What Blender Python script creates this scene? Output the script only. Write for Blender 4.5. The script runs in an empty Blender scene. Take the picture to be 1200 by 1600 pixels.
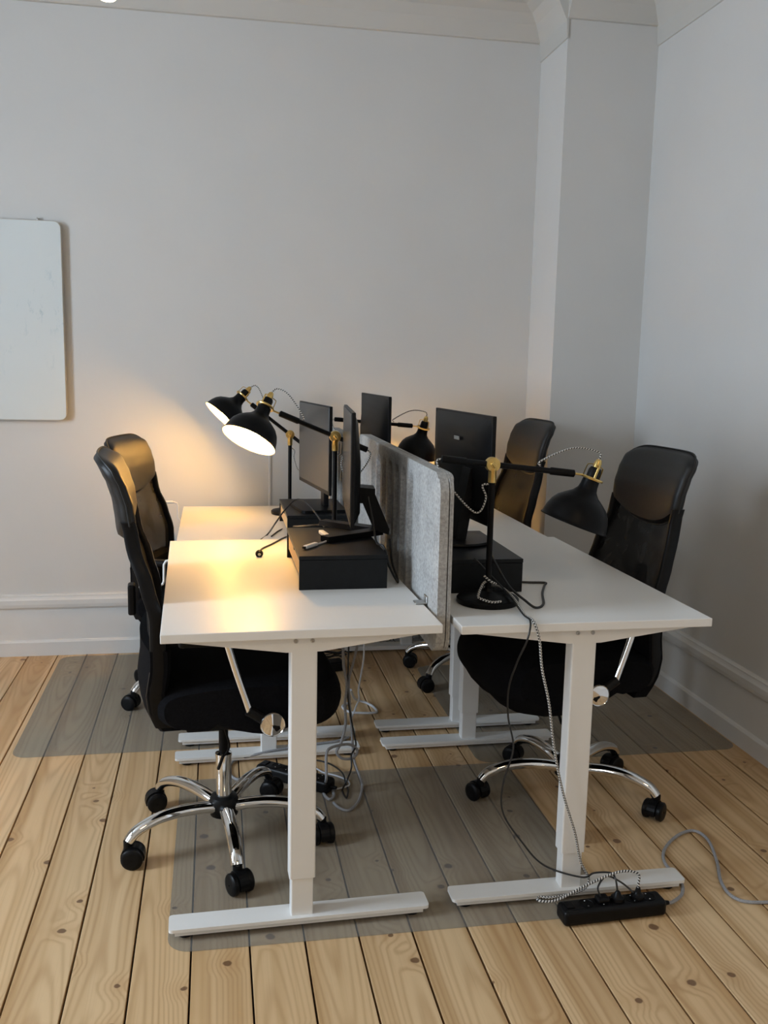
import bpy, bmesh, math, random
from mathutils import Vector, Matrix
random.seed(7)
PI = math.pi
S = bpy.context.scene
COL = S.collection

# ------------------------------------------------------------------ camera
CAMH = 1.474
FPX = 1466.0
yaw, pit, rol = (math.radians(a) for a in (10.333, 9.0387, 1.193))
fw = Vector((math.sin(yaw) * math.cos(pit), math.cos(yaw) * math.cos(pit), -math.sin(pit)))
rt0 = Vector((math.cos(yaw), -math.sin(yaw), 0))
up0 = rt0.cross(fw)
rt = math.cos(rol) * rt0 + math.sin(rol) * up0
up = -math.sin(rol) * rt0 + math.cos(rol) * up0
cam = bpy.data.cameras.new('camera')
cam.sensor_fit = 'VERTICAL'
cam.sensor_height = 24.0
cam.lens = FPX / 1600 * 24.0
cam.clip_start = 0.02
camo = bpy.data.objects.new('camera', cam)
COL.objects.link(camo)
camo.matrix_world = Matrix(((rt.x, up.x, -fw.x, 0), (rt.y, up.y, -fw.y, 0), (rt.z, up.z, -fw.z, CAMH), (0, 0, 0, 1)))
S.camera = camo

# ------------------------------------------------------------------ world, daylight, exposure
W = bpy.data.worlds.new('daylight')
S.world = W
W.use_nodes = True
W.node_tree.nodes['Background'].inputs[0].default_value = (0.72, 0.85, 1.0, 1)
W.node_tree.nodes['Background'].inputs[1].default_value = 0.5

def area(name, loc, size, rot, energy, color):
    l = bpy.data.lights.new(name, 'AREA')
    l.shape = 'RECTANGLE'; l.size, l.size_y = size
    l.energy = energy; l.color = color
    o = bpy.data.objects.new(name, l)
    COL.objects.link(o); o.location = loc; o.rotation_euler = rot
    return o
# sky light through the left window, then fill through an added second one
area('window_daylight', (-3.16, 2.0, 1.90), (1.90, 0.96), (0, -PI / 2, 0), 168, (0.70, 0.84, 1.0))
area('window_daylight', (-3.16, -0.65, 1.90), (1.90, 0.96), (0, -PI / 2, 0), 36, (0.90, 0.95, 1.0))  # added fill to brighten the right side of the room
# added warm fill light, unseen behind the camera, for the front faces
area('warm_fill', (0.5, -0.9, 3.10), (0.5, 0.5), (0, 0, 0), 15, (1.0, 0.72, 0.40))

S.view_settings.view_transform = 'Standard'
S.view_settings.look = 'None'
S.view_settings.exposure = 0.20
S.view_settings.gamma = 1.0
S.view_settings.use_curve_mapping = False

# ------------------------------------------------------------------ materials
def newmat(name):
    m = bpy.data.materials.new(name); m.use_nodes = True
    nt = m.node_tree
    return m, nt, nt.nodes['Principled BSDF'], nt.nodes['Material Output']

def N(nt, t, **kw):
    n = nt.nodes.new(t)
    for k, v in kw.items():
        if k.startswith('i_'):
            key = k[2:]
            n.inputs[int(key) if key.isdigit() else key].default_value = v
        else:
            setattr(n, k, v)
    return n

def pm(name, col, rough=0.5, metal=0.0, var=0.06, scale=30.0, bump=0.0, bscale=200.0, spec=0.5, coat=0.0):
    m, nt, b, out = newmat(name)
    tc = N(nt, 'ShaderNodeTexCoord')
    nz = N(nt, 'ShaderNodeTexNoise', i_Scale=scale, i_Detail=3.0)
    nt.links.new(tc.outputs['Object'], nz.inputs['Vector'])
    rp = N(nt, 'ShaderNodeValToRGB')
    rp.color_ramp.elements[0].position = 0.3; rp.color_ramp.elements[1].position = 0.7
    rp.color_ramp.elements[0].color = (*[c * (1 - var) for c in col], 1)
    rp.color_ramp.elements[1].color = (*[min(1, c * (1 + var)) for c in col], 1)
    nt.links.new(nz.outputs['Fac'], rp.inputs['Fac'])
    nt.links.new(rp.outputs['Color'], b.inputs['Base Color'])
    b.inputs['Roughness'].default_value = rough
    b.inputs['Metallic'].default_value = metal
    b.inputs['Specular IOR Level'].default_value = spec
    b.inputs['Coat Weight'].default_value = coat
    if bump:
        n2 = N(nt, 'ShaderNodeTexNoise', i_Scale=bscale, i_Detail=2.0)
        nt.links.new(tc.outputs['Object'], n2.inputs['Vector'])
        bp = N(nt, 'ShaderNodeBump', i_Strength=bump, i_Distance=0.002)
        nt.links.new(n2.outputs['Fac'], bp.inputs['Height'])
        nt.links.new(bp.outputs['Normal'], b.inputs['Normal'])
    return m

def emit(name, col, strength):
    m, nt, b, out = newmat(name)
    b.inputs['Base Color'].default_value = (*col, 1)
    b.inputs['Emission Color'].default_value = (*col, 1)
    b.inputs['Emission Strength'].default_value = strength
    return m

M = {}
M['wall'] = pm('wall_paint', (0.615, 0.607, 0.588), 0.7, var=0.015, scale=2.5, bump=0.15, bscale=60, spec=0.3)
M['ceil'] = pm('ceiling_paint', (0.55, 0.535, 0.50), 0.8, var=0.02, scale=3, bump=0.1, bscale=50, spec=0.2)
M['trim'] = pm('trim_paint', (0.68, 0.675, 0.66), 0.4, var=0.02, scale=8)
M['desktop'] = pm('white_laminate', (0.80, 0.79, 0.765), 0.36, var=0.01, scale=5, spec=0.5)
M['whitemetal'] = pm('white_powder_coat', (0.78, 0.77, 0.745), 0.38, var=0.01, scale=10)
M['steel'] = pm('zinc_bolt', (0.45, 0.45, 0.44), 0.35, 0.9, var=0.1, scale=300)
M['chrome'] = pm('chrome', (0.82, 0.82, 0.82), 0.06, 1.0, var=0.01)
M['brass'] = pm('brushed_brass', (0.70, 0.50, 0.18), 0.28, 1.0, var=0.08, scale=90)
M['blackmetal'] = pm('black_lacquered_steel', (0.0035, 0.0035, 0.004), 0.40, var=0.2, scale=60, spec=0.13)
M['blackplastic'] = pm('black_plastic', (0.004, 0.004, 0.0045), 0.40, var=0.2, scale=80, spec=0.18)
M['blackstand'] = pm('black_foil', (0.007, 0.0085, 0.010), 0.42, var=0.15, scale=50, spec=0.2)
M['fabric'] = pm('black_fabric', (0.0045, 0.0045, 0.0055), 0.95, var=0.3, scale=160, bump=0.5, bscale=900, spec=0.1)
M['leather'] = pm('black_leatherette', (0.007, 0.007, 0.007), 0.50, var=0.2, scale=90, bump=0.15, bscale=420, spec=0.42)
M['white_lining'] = pm('white_lamp_lining', (0.85, 0.84, 0.82), 0.4, var=0.01)
M['whiteplastic'] = pm('white_plastic', (0.80, 0.80, 0.79), 0.35, var=0.02)
M['greycable'] = pm('grey_cable_sleeve', (0.30, 0.30, 0.31), 0.6, var=0.25, scale=400)
M['whitecable'] = pm('white_cable_sleeve', (0.62, 0.64, 0.68), 0.4, var=0.03)
M['blackcable'] = pm('black_cable_sleeve', (0.010, 0.010, 0.010), 0.45, var=0.2)
M['screen'] = pm('dark_display_glass', (0.020, 0.020, 0.021), 0.24, var=0.05, spec=0.5)
M['badge'] = pm('grey_badge', (0.30, 0.30, 0.28), 0.4, var=0.3, scale=160)
M['gap'] = pm('dark_subfloor', (0.020, 0.014, 0.012), 0.9, var=0.2)
M['wire'] = pm('galvanised_wire', (0.45, 0.45, 0.45), 0.4, 0.6, var=0.1)
M['boardframe'] = pm('pale_board_edge', (0.58, 0.55, 0.49), 0.5, var=0.05)
M['bulb'] = emit('warm_bulb', (1.0, 0.53, 0.12), 225.0)
M['spotlight'] = emit('warm_spot_glass', (1.0, 0.82, 0.5), 6.0)

def board():
    m, nt, b, out = newmat('whiteboard_enamel')
    L = nt.links.new
    tc = N(nt, 'ShaderNodeTexCoord')
    n1 = N(nt, 'ShaderNodeTexNoise', i_Scale=3.0, i_Detail=2.0); n2 = N(nt, 'ShaderNodeTexNoise', i_Scale=26.0, i_Detail=5.0, i_Roughness=0.7)
    mp = N(nt, 'ShaderNodeMapping'); mp.inputs['Scale'].default_value = (1.0, 1.0, 0.45)
    L(tc.outputs['Object'], n1.inputs['Vector']); L(tc.outputs['Object'], mp.inputs['Vector']); L(mp.outputs['Vector'], n2.inputs['Vector'])
    r1 = N(nt, 'ShaderNodeMapRange'); r1.inputs[1].default_value = 0.52; r1.inputs[2].default_value = 0.70; L(n1.outputs['Fac'], r1.inputs[0])
    r2 = N(nt, 'ShaderNodeMapRange'); r2.inputs[1].default_value = 0.56; r2.inputs[2].default_value = 0.70; L(n2.outputs['Fac'], r2.inputs[0])
    mu = N(nt, 'ShaderNodeMath', operation='MULTIPLY'); L(r1.outputs[0], mu.inputs[0]); L(r2.outputs[0], mu.inputs[1])
    mx = N(nt, 'ShaderNodeMix', data_type='RGBA'); L(mu.outputs[0], mx.inputs[0])
    mx.inputs[6].default_value = (0.66, 0.70, 0.70, 1); mx.inputs[7].default_value = (0.40, 0.50, 0.54, 1)
    L(mx.outputs[2], b.inputs['Base Color']); b.inputs['Roughness'].default_value = 0.25
    return m
M['whiteboard'] = board()

def bamboo():
    m, nt, b, out = newmat('bamboo_veneer')
    tc = N(nt, 'ShaderNodeTexCoord')
    mp = N(nt, 'ShaderNodeMapping'); mp.inputs['Scale'].default_value = (40, 3, 120)
    nz = N(nt, 'ShaderNodeTexNoise', i_Scale=1.5, i_Detail=3.0)
    rp = N(nt, 'ShaderNodeValToRGB')
    rp.color_ramp.elements[0].color = (0.48, 0.29, 0.12, 1); rp.color_ramp.elements[1].color = (0.66, 0.44, 0.21, 1)
    L = nt.links.new
    L(tc.outputs['Object'], mp.inputs['Vector']); L(mp.outputs['Vector'], nz.inputs['Vector'])
    L(nz.outputs['Fac'], rp.inputs['Fac']); L(rp.outputs['Color'], b.inputs['Base Color'])
    b.inputs['Roughness'].default_value = 0.45
    return m
M['bamboo'] = bamboo()

def pine():
    m, nt, b, out = newmat('lacquered_pine_board')
    L = nt.links.new
    def math_(op, a, b_=None, c=None, clamp=False):
        n = N(nt, 'ShaderNodeMath', operation=op); n.use_clamp = clamp
        for i, v in enumerate((a, b_, c)):
            if v is None: continue
            if isinstance(v, (int, float)): n.inputs[i].default_value = v
            else: L(v, n.inputs[i])
        return n.outputs[0]
    def comb(x, y, z=0.0):
        n = N(nt, 'ShaderNodeCombineXYZ')
        for i, v in enumerate((x, y, z)):
            if isinstance(v, (int, float)): n.inputs[i].default_value = v
            else: L(v, n.inputs[i])
        return n.outputs[0]
    def noise(vec, scale, det=2.0, rough=0.5):
        n = N(nt, 'ShaderNodeTexNoise', i_Scale=scale, i_Detail=det, i_Roughness=rough)
        L(vec, n.inputs['Vector']); return n.outputs['Fac']
    def smooth(v, lo, hi):
        n = N(nt, 'ShaderNodeMapRange', interpolation_type='SMOOTHSTEP')
        n.inputs['From Min'].default_value = lo; n.inputs['From Max'].default_value = hi
        L(v, n.inputs['Value']); return n.outputs[0]
    def mixc(f, a, b_):
        n = N(nt, 'ShaderNodeMix', data_type='RGBA')
        if isinstance(f, (int, float)): n.inputs[0].default_value = f
        else: L(f, n.inputs[0])
        for i, v in ((6, a), (7, b_)):
            if isinstance(v, tuple): n.inputs[i].default_value = v
            else: L(v, n.inputs[i])
        return n.outputs[2]
    tc = N(nt, 'ShaderNodeTexCoord'); oi = N(nt, 'ShaderNodeObjectInfo')
    sp = N(nt, 'ShaderNodeSeparateXYZ'); L(tc.outputs['Object'], sp.inputs[0])
    x, y = sp.outputs[0], sp.outputs[1]
    rnd = oi.outputs['Random']
    r37 = math_('MULTIPLY', rnd, 37.0)
    y2 = math_('ADD', y, r37)
    # knots
    kv = comb(math_('ADD', math_('MULTIPLY', x, 5.2), r37), math_('MULTIPLY', y2, 5.2))
    vo = N(nt, 'ShaderNodeTexVoronoi', voronoi_dimensions='2D'); vo.inputs['Scale'].default_value = 1.0
    L(kv, vo.inputs['Vector'])
    vs = N(nt, 'ShaderNodeSeparateColor'); L(vo.outputs['Color'], vs.inputs[0])
    gate = math_('GREATER_THAN', vs.outputs[0], 0.50)
    kd = math_('ADD', vo.outputs['Distance'], math_('MULTIPLY', math_('SUBTRACT', noise(tc.outputs['Object'], 45.0), 0.5), 0.05))
    ksz = math_('ADD', math_('MULTIPLY', vs.outputs[1], 0.05), 0.028)
    knot = math_('MULTIPLY', math_('SUBTRACT', 1.0, smooth(math_('DIVIDE', kd, ksz), 0.72, 1.1)), gate)
    halo = math_('MULTIPLY', math_('SUBTRACT', 1.0, smooth(kd, 0.02, 0.34)), gate)
    # annual rings of a flat-sawn board
    nx = noise(comb(math_('MULTIPLY', x, 2.0), math_('MULTIPLY', y2, 0.55), r37), 1.3, 2.0)
    nd = noise(comb(r37, math_('MULTIPLY', y2, 0.5), 3.1), 1.2, 1.0)
    cx = math_('ADD', math_('ADD', x, math_('MULTIPLY', math_('SUBTRACT', rnd, 0.5), 0.10)), math_('MULTIPLY', math_('SUBTRACT', nx, 0.5), 0.09))
    dep = math_('ADD', math_('MULTIPLY', nd, 0.16), -0.02)
    d = math_('SQRT', math_('ADD', math_('MULTIPLY', cx, cx), math_('MULTIPLY', dep, dep)))
    d = math_('ADD', d, math_('MULTIPLY', halo, 0.016))
    d = math_('ADD', d, math_('MULTIPLY', noise(comb(math_('MULTIPLY', x, 30.0), math_('MULTIPLY', y2, 2.0)), 1.0), 0.004))
    ring = math_('ADD', math_('MULTIPLY', math_('SINE', math_('MULTIPLY', d, 620.0)), 0.5), 0.5)
    ring = math_('POWER', ring, 2.4)
    fibre = noise(comb(math_('MULTIPLY', x, 260.0), math_('MULTIPLY', y2, 3.0)), 1.0, 3.0)
    band = noise(comb(math_('ADD', math_('MULTIPLY', x, 16.0), r37), math_('MULTIPLY', y2, 0.22)), 1.0, 2.0)
    base = mixc(smooth(band, 0.38, 0.66), (0.70, 0.50, 0.285, 1), (0.50, 0.315, 0.150, 1))
    base = mixc(math_('MULTIPLY', rnd, 0.30), base, (0.60, 0.355, 0.15, 1))
    strength = math_('ADD', 0.09, math_('MULTIPLY', noise(comb(math_('MULTIPLY', x, 7.0), y2, 9.0), 0.9), 0.5))
    base = mixc(math_('MULTIPLY', ring, strength), base, (0.36, 0.185, 0.07, 1))
    base = mixc(math_('MULTIPLY', smooth(fibre, 0.5, 0.8), 0.16), base, (0.34, 0.19, 0.08, 1))
    base = mixc(math_('MULTIPLY', halo, 0.22), base, (0.44, 0.23, 0.09, 1))
    base = mixc(math_('MULTIPLY', knot, 0.85), base, (0.13, 0.060, 0.028, 1))
    L(base, b.inputs['Base Color'])
    b.inputs['Roughness'].default_value = 0.42
    b.inputs['Specular IOR Level'].default_value = 0.4
    bp = N(nt, 'ShaderNodeBump', i_Strength=0.12, i_Distance=0.001)
    L(fibre, bp.inputs['Height']); L(bp.outputs['Normal'], b.inputs['Normal'])
    return m
M['pine'] = pine()

def felt():
    m, nt, b, out = newmat('grey_pressed_felt')
    L = nt.links.new
    tc = N(nt, 'ShaderNodeTexCoord')
    n1 = N(nt, 'ShaderNodeTexNoise', i_Scale=110.0, i_Detail=4.0, i_Roughness=0.7)
    n2 = N(nt, 'ShaderNodeTexNoise', i_Scale=14.0, i_Detail=3.0)
    mx = N(nt, 'ShaderNodeMath', operation='MULTIPLY_ADD'); mx.inputs[1].default_value = 0.35
    L(tc.outputs['Object'], n1.inputs['Vector']); L(tc.outputs['Object'], n2.inputs['Vector'])
    L(n2.outputs['Fac'], mx.inputs[0]); L(n1.outputs['Fac'], mx.inputs[2])
    rp = N(nt, 'ShaderNodeValToRGB')
    rp.color_ramp.elements[0].position = 0.45; rp.color_ramp.elements[0].color = (0.24, 0.235, 0.225, 1)
    rp.color_ramp.elements[1].position = 0.85; rp.color_ramp.elements[1].color = (0.46, 0.455, 0.44, 1)
    L(mx.outputs[0], rp.inputs['Fac']); L(rp.outputs['Color'], b.inputs['Base Color'])
    b.inputs['Roughness'].default_value = 0.95; b.inputs['Specular IOR Level'].default_value = 0.1
    bp = N(nt, 'ShaderNodeBump', i_Strength=0.4, i_Distance=0.002)
    L(n1.outputs['Fac'], bp.inputs['Height']); L(bp.outputs['Normal'], b.inputs['Normal'])
    return m
M['felt'] = felt()

def braided():
    m, nt, b, out = newmat('black_white_braided_cord')
    L = nt.links.new
    uv = N(nt, 'ShaderNodeUVMap'); sp = N(nt, 'ShaderNodeSeparateXYZ'); L(uv.outputs[0], sp.inputs[0])
    a = N(nt, 'ShaderNodeMath', operation='MULTIPLY_ADD'); a.inputs[1].default_value = 125.0
    L(sp.outputs[0], a.inputs[0]); L(sp.outputs[1], a.inputs[2])
    f = N(nt, 'ShaderNodeMath', operation='FRACT'); L(a.outputs[0], f.inputs[0])
    g = N(nt, 'ShaderNodeMath', operation='GREATER_THAN'); g.inputs[1].default_value = 0.5; L(f.outputs[0], g.inputs[0])
    mx = N(nt, 'ShaderNodeMix', data_type='RGBA'); L(g.outputs[0], mx.inputs[0])
    mx.inputs[6].default_value = (0.02, 0.02, 0.02, 1); mx.inputs[7].default_value = (0.62, 0.60, 0.56, 1)
    L(mx.outputs[2], b.inputs['Base Color']); b.inputs['Roughness'].default_value = 0.8
    return m
M['braid'] = braided()

def mat_pvc():
    m, nt, b, out = newmat('clear_smoky_pvc')
    L = nt.links.new
    tr = N(nt, 'ShaderNodeBsdfTransparent'); tr.inputs[0].default_value = (0.89, 0.91, 0.92, 1)
    b.inputs['Base Color'].default_value = (0.42, 0.415, 0.40, 1)
    b.inputs['Roughness'].default_value = 0.34
    b.inputs['Specular IOR Level'].default_value = 0.45
    tc = N(nt, 'ShaderNodeTexCoord'); nz = N(nt, 'ShaderNodeTexNoise', i_Scale=5.0, i_Detail=3.0)
    L(tc.outputs['Object'], nz.inputs['Vector'])
    mr = N(nt, 'ShaderNodeMapRange'); mr.inputs[3].default_value = 0.14; mr.inputs[4].default_value = 0.20
    L(nz.outputs['Fac'], mr.inputs[0])
    mx = N(nt, 'ShaderNodeMixShader'); L(mr.outputs[0], mx.inputs[0]); L(tr.outputs[0], mx.inputs[1]); L(b.outputs[0], mx.inputs[2])
    L(mx.outputs[0], out.inputs[0])
    return m
M['pvc'] = mat_pvc()

def mesh_fabric():
    m, nt, b, out = newmat('black_mesh_fabric')
    L = nt.links.new
    b.inputs['Base Color'].default_value = (0.005, 0.005, 0.0055, 1); b.inputs['Roughness'].default_value = 0.7; b.inputs['Specular IOR Level'].default_value = 0.2
    tr = N(nt, 'ShaderNodeBsdfTransparent')
    tc = N(nt, 'ShaderNodeTexCoord'); nz = N(nt, 'ShaderNodeTexNoise', i_Scale=7.0, i_Detail=2.0); nz.inputs['Distortion'].default_value = 2.2
    L(tc.outputs['Object'], nz.inputs['Vector'])
    mr = N(nt, 'ShaderNodeMapRange'); mr.inputs[1].default_value = 0.35; mr.inputs[2].default_value = 0.7
    mr.inputs[3].default_value = 0.985; mr.inputs[4].default_value = 0.90
    L(nz.outputs['Fac'], mr.inputs[0])
    mx = N(nt, 'ShaderNodeMixShader'); L(mr.outputs[0], mx.inputs[0]); L(tr.outputs[0], mx.inputs[1]); L(b.outputs[0], mx.inputs[2])
    L(mx.outputs[0], out.inputs[0])
    return m
M['mesh'] = mesh_fabric()

def glass():
    m, nt, b, out = newmat('window_glass')
    L = nt.links.new
    tr = N(nt, 'ShaderNodeBsdfTransparent'); gl = N(nt, 'ShaderNodeBsdfGlossy'); gl.inputs['Roughness'].default_value = 0.02
    mx = N(nt, 'ShaderNodeMixShader'); mx.inputs[0].default_value = 0.08
    L(tr.outputs[0], mx.inputs[1]); L(gl.outputs[0], mx.inputs[2]); L(mx.outputs[0], out.inputs[0])
    return m
M['glass'] = glass()

# ------------------------------------------------------------------ mesh helpers
class MB:
    def __init__(s):
        s.v = []; s.f = []; s.sm = []; s.uv = {}
    def add(s, verts, faces, smooth=False, T=None, uvs=None):
        o = len(s.v)
        for i, p in enumerate(verts):
            p = Vector(p)
            s.v.append(T @ p if T else p)
            if uvs: s.uv[o + i] = uvs[i]
        for f in faces:
            s.f.append([o + i for i in f]); s.sm.append(smooth)
        return s
    def box(s, c, d, T=None):
        x, y, z = (a / 2 for a in d); cx, cy, cz = c
        v = [(cx + i * x, cy + j * y, cz + k * z) for i in (-1, 1) for j in (-1, 1) for k in (-1, 1)]
        return s.add(v, [(0, 1, 3, 2), (4, 6, 7, 5), (0, 4, 5, 1), (2, 3, 7, 6), (0, 2, 6, 4), (1, 5, 7, 3)], False, T)
    def rbox(s, c, d, r=0.003, seg=2, T=None, edges='all'):
        bm = bmesh.new(); bmesh.ops.create_cube(bm, size=1.0)
        for v in bm.verts: v.co = Vector((v.co.x * d[0], v.co.y * d[1], v.co.z * d[2]))
        es = bm.edges[:]
        if edges == 'z': es = [e for e in es if abs((e.verts[0].co - e.verts[1].co).normalized().z) > 0.9]
        if edges == 'x': es = [e for e in es if abs((e.verts[0].co - e.verts[1].co).normalized().x) > 0.9]
        if edges == 'y': es = [e for e in es if abs((e.verts[0].co - e.verts[1].co).normalized().y) > 0.9]
        bmesh.ops.bevel(bm, geom=es, offset=r, segments=seg, affect='EDGES', profile=0.5)
        bm.verts.index_update()
        vs = [v.co + Vector(c) for v in bm.verts]; fs = [[v.index for v in f.verts] for f in bm.faces]
        bm.free()
        return s.add(vs, fs, False, T)
    def prism(s, poly, axis, a, b, T=None, smooth=False):
        n = len(poly)
        def P(p, t):
            return {'x': (t, p[0], p[1]), 'y': (p[0], t, p[1]), 'z': (p[0], p[1], t)}[axis]
        v = [P(p, a) for p in poly] + [P(p, b) for p in poly]
        f = [list(range(n)), list(range(2 * n - 1, n - 1, -1))]
        s.add(v, f, False, T)
        o = len(s.v) - 2 * n
        for i in range(n):
            j = (i + 1) % n
            s.f.append([o + i, o + n + i, o + n + j, o + j]); s.sm.append(smooth)
        return s
    def tube(s, path, r, n=10, caps=True, T=None, squash=1.0):
        path = [Vector(p) for p in path]
        rs = r if isinstance(r, (list, tuple)) else [r] * len(path)
        tang = []
        for i in range(len(path)):
            a = path[max(0, i - 1)]; b = path[min(len(path) - 1, i + 1)]
            tang.append((b - a).normalized() if (b - a).length > 1e-9 else Vector((0, 0, 1)))
        ref = Vector((0, 0, 1)) if abs(tang[0].z) < 0.9 else Vector((1, 0, 0))
        u = (ref - tang[0] * ref.dot(tang[0])).normalized()
        vs = []; uvs = []; ln = 0.0
        for i, p in enumerate(path):
            t = tang[i]
            u = u - t * u.dot(t)
            u = u.normalized() if u.length > 1e-6 else t.orthogonal().normalized()
            w = t.cross(u)
            if i: ln += (p - path[i - 1]).length
            for k in range(n):
                a = 2 * PI * k / n
                vs.append(p + rs[i] * (u * math.cos(a) * squash + w * math.sin(a))); uvs.append((ln, k / n))
        fs = []
        m = len(path)
        for i in range(m - 1):
            for k in range(n):
                k2 = (k + 1) % n
                fs.append((i * n + k, i * n + k2, (i + 1) * n + k2, (i + 1) * n + k))
        s.add(vs, fs, True, T, uvs)
        if caps:
            o = len(s.v) - m * n
            s.f.append([o + k for k in range(n - 1, -1, -1)]); s.sm.append(False)
            s.f.append([o + (m - 1) * n + k for k in range(n)]); s.sm.append(False)
        return s
    def lathe(s, prof, n=24, T=None, smooth=True, cap0=False, cap1=False):
        vs = [(r * math.cos(2 * PI * k / n), r * math.sin(2 * PI * k / n), z) for r, z in prof for k in range(n)]
        fs = []
        for i in range(len(prof) - 1):
            for k in range(n):
                k2 = (k + 1) % n
                fs.append((i * n + k, i * n + k2, (i + 1) * n + k2, (i + 1) * n + k))
        s.add(vs, fs, smooth, T)
        o = len(s.v) - len(vs)
        if cap0: s.f.append([o + k for k in range(n - 1, -1, -1)]); s.sm.append(False)
        if cap1: s.f.append([o + (len(prof) - 1) * n + k for k in range(n)]); s.sm.append(False)
        return s
    def cyl(s, a, b, r, n=20, T=None):
        return s.tube([a, b], r, n, True, T)
    def sheet(s, fn, nu, nv, closed_u=False, T=None, smooth=True):
        vs = [fn(i / (nu if closed_u else nu - 1), j / (nv - 1)) for j in range(nv) for i in range(nu)]
        fs = []
        for j in range(nv - 1):
            for i in range(nu if closed_u else nu - 1):
                i2 = (i + 1) % nu
                fs.append((j * nu + i, j * nu + i2, (j + 1) * nu + i2, (j + 1) * nu + i))
        return s.add(vs, fs, smooth, T)
    def build(s, name, mat, parent=None, loc=None, fix=True):
        me = bpy.data.meshes.new(name)
        me.from_pydata([tuple(v) for v in s.v], [], s.f)
        me.polygons.foreach_set('use_smooth', s.sm)
        if s.uv:
            ul = me.uv_layers.new(name='UVMap')
            for l in me.loops: ul.data[l.index].uv = s.uv.get(l.vertex_index, (0, 0))
        if fix:
            bm = bmesh.new(); bm.from_mesh(me); bmesh.ops.recalc_face_normals(bm, faces=bm.faces); bm.to_mesh(me); bm.free()
        me.set_sharp_from_angle(angle=math.radians(42))
        me.polygons.foreach_set('use_smooth', s.sm)
        me.materials.append(M[mat])
        o = bpy.data.objects.new(name, me); COL.objects.link(o)
        if loc: o.location = loc
        if parent: o.parent = parent
        return o

def spline(pts, k=6):
    P = [Vector(p) for p in pts]; out = []
    for i in range(len(P) - 1):
        p0 = P[max(0, i - 1)]; p1 = P[i]; p2 = P[i + 1]; p3 = P[min(len(P) - 1, i + 2)]
        for j in range(k):
            t = j / k
            out.append(0.5 * ((2 * p1) + (p2 - p0) * t + (2 * p0 - 5 * p1 + 4 * p2 - p3) * t * t + (3 * p1 - p0 - 3 * p2 + p3) * t ** 3))
    out.append(P[-1]); return out

def interp(tab, z):
    if z <= tab[0][0]: return tab[0][1]
    for (a, va), (b, vb) in zip(tab, tab[1:]):
        if z <= b:
            t = (z - a) / (b - a); t = t * t * (3 - 2 * t) * 0.5 + t * 0.5
            return va + (vb - va) * t
    return tab[-1][1]

def tag(o, label, cat, group=None):
    o['label'] = label; o['category'] = cat
    if group: o['group'] = group
    return o
def struct(o):
    o['kind'] = 'structure'; return o
def thing(name, label, cat, loc=(0, 0, 0), rz=0.0, group=None):
    o = bpy.data.objects.new(name, None); COL.objects.link(o)
    o.empty_display_size = 0.1; o.location = loc; o.rotation_euler = (0, 0, rz)
    return tag(o, label, cat, group)

def ray(px, py):
    return rt * ((px - 600) / FPX) + up * (-(py - 800) / FPX) + fw
def at_z(px, py, z):                       # where a point seen in the photo lies at height z
    d = ray(px, py); return Vector((0, 0, CAMH)) + d * ((z - CAMH) / d.z)
def at_y(px, py, y):                       # ... or at depth y
    d = ray(px, py); return Vector((0, 0, CAMH)) + d * (y / d.y)

# ------------------------------------------------------------------ room shell
XL, XR, YF, YB, ZC = -3.0, 2.056, -2.2, 4.741, 3.20
floor = struct(MB().box(((XL + XR) / 2, (YF + YB) / 2, -0.062), (XR - XL + 0.2, YB - YF + 0.2, 0.08)).build('floor', 'gap'))
edges = [e * 1.474 for e in (-0.432, -0.331, -0.239, -0.142, -0.046, 0.053, 0.149, 0.244, 0.340, 0.441, 0.535, 0.627, 0.724, 0.820, 0.917, 1.017, 1.114, 1.210, 1.307)] + [XR - 0.004]
e = edges[0]; left = []
while e > XL + 0.05:
    e -= 0.1424 + random.uniform(-0.004, 0.004); left.insert(0, max(e, XL + 0.002))
edges = left + edges
for a, b in zip(edges, edges[1:]):
    g = random.choice((0.0042, 0.0052, 0.0062))
    w = b - a - g
    if w < 0.02: continue
    dz = random.uniform(-0.0008, 0.0)
    MB().rbox((0, 0, -0.011 + dz), (w, YB - YF - 0.006, 0.022), 0.0012, 1).build('plank', 'pine', floor, ((a + b) / 2, (YF + YB) / 2, 0))

struct(MB().box(((XL + XR) / 2, YB + 0.05, ZC / 2), (XR - XL + 0.2, 0.1, ZC)).build('wall_back', 'wall'))
struct(MB().box((XR + 0.05, (YF + YB) / 2, ZC / 2), (0.1, YB - YF, ZC)).build('wall_right', 'wall'))
struct(MB().box(((XL + XR) / 2, YF - 0.05, ZC / 2), (XR - XL + 0.2, 0.1, ZC)).build('wall_front', 'wall'))
CX, CY = 1.61, 4.378
struct(MB().box(((CX + XR) / 2 + 0.01, (CY + YB) / 2 + 0.01, ZC / 2), (XR - CX + 0.02, YB - CY + 0.02, ZC)).build('wall_column', 'wall'))
struct(MB().box(((XL + XR) / 2, (YF + YB) / 2, ZC + 0.05), (XR - XL + 0.2, YB - YF + 0.2, 0.1)).build('ceiling', 'ceil'))
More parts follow.
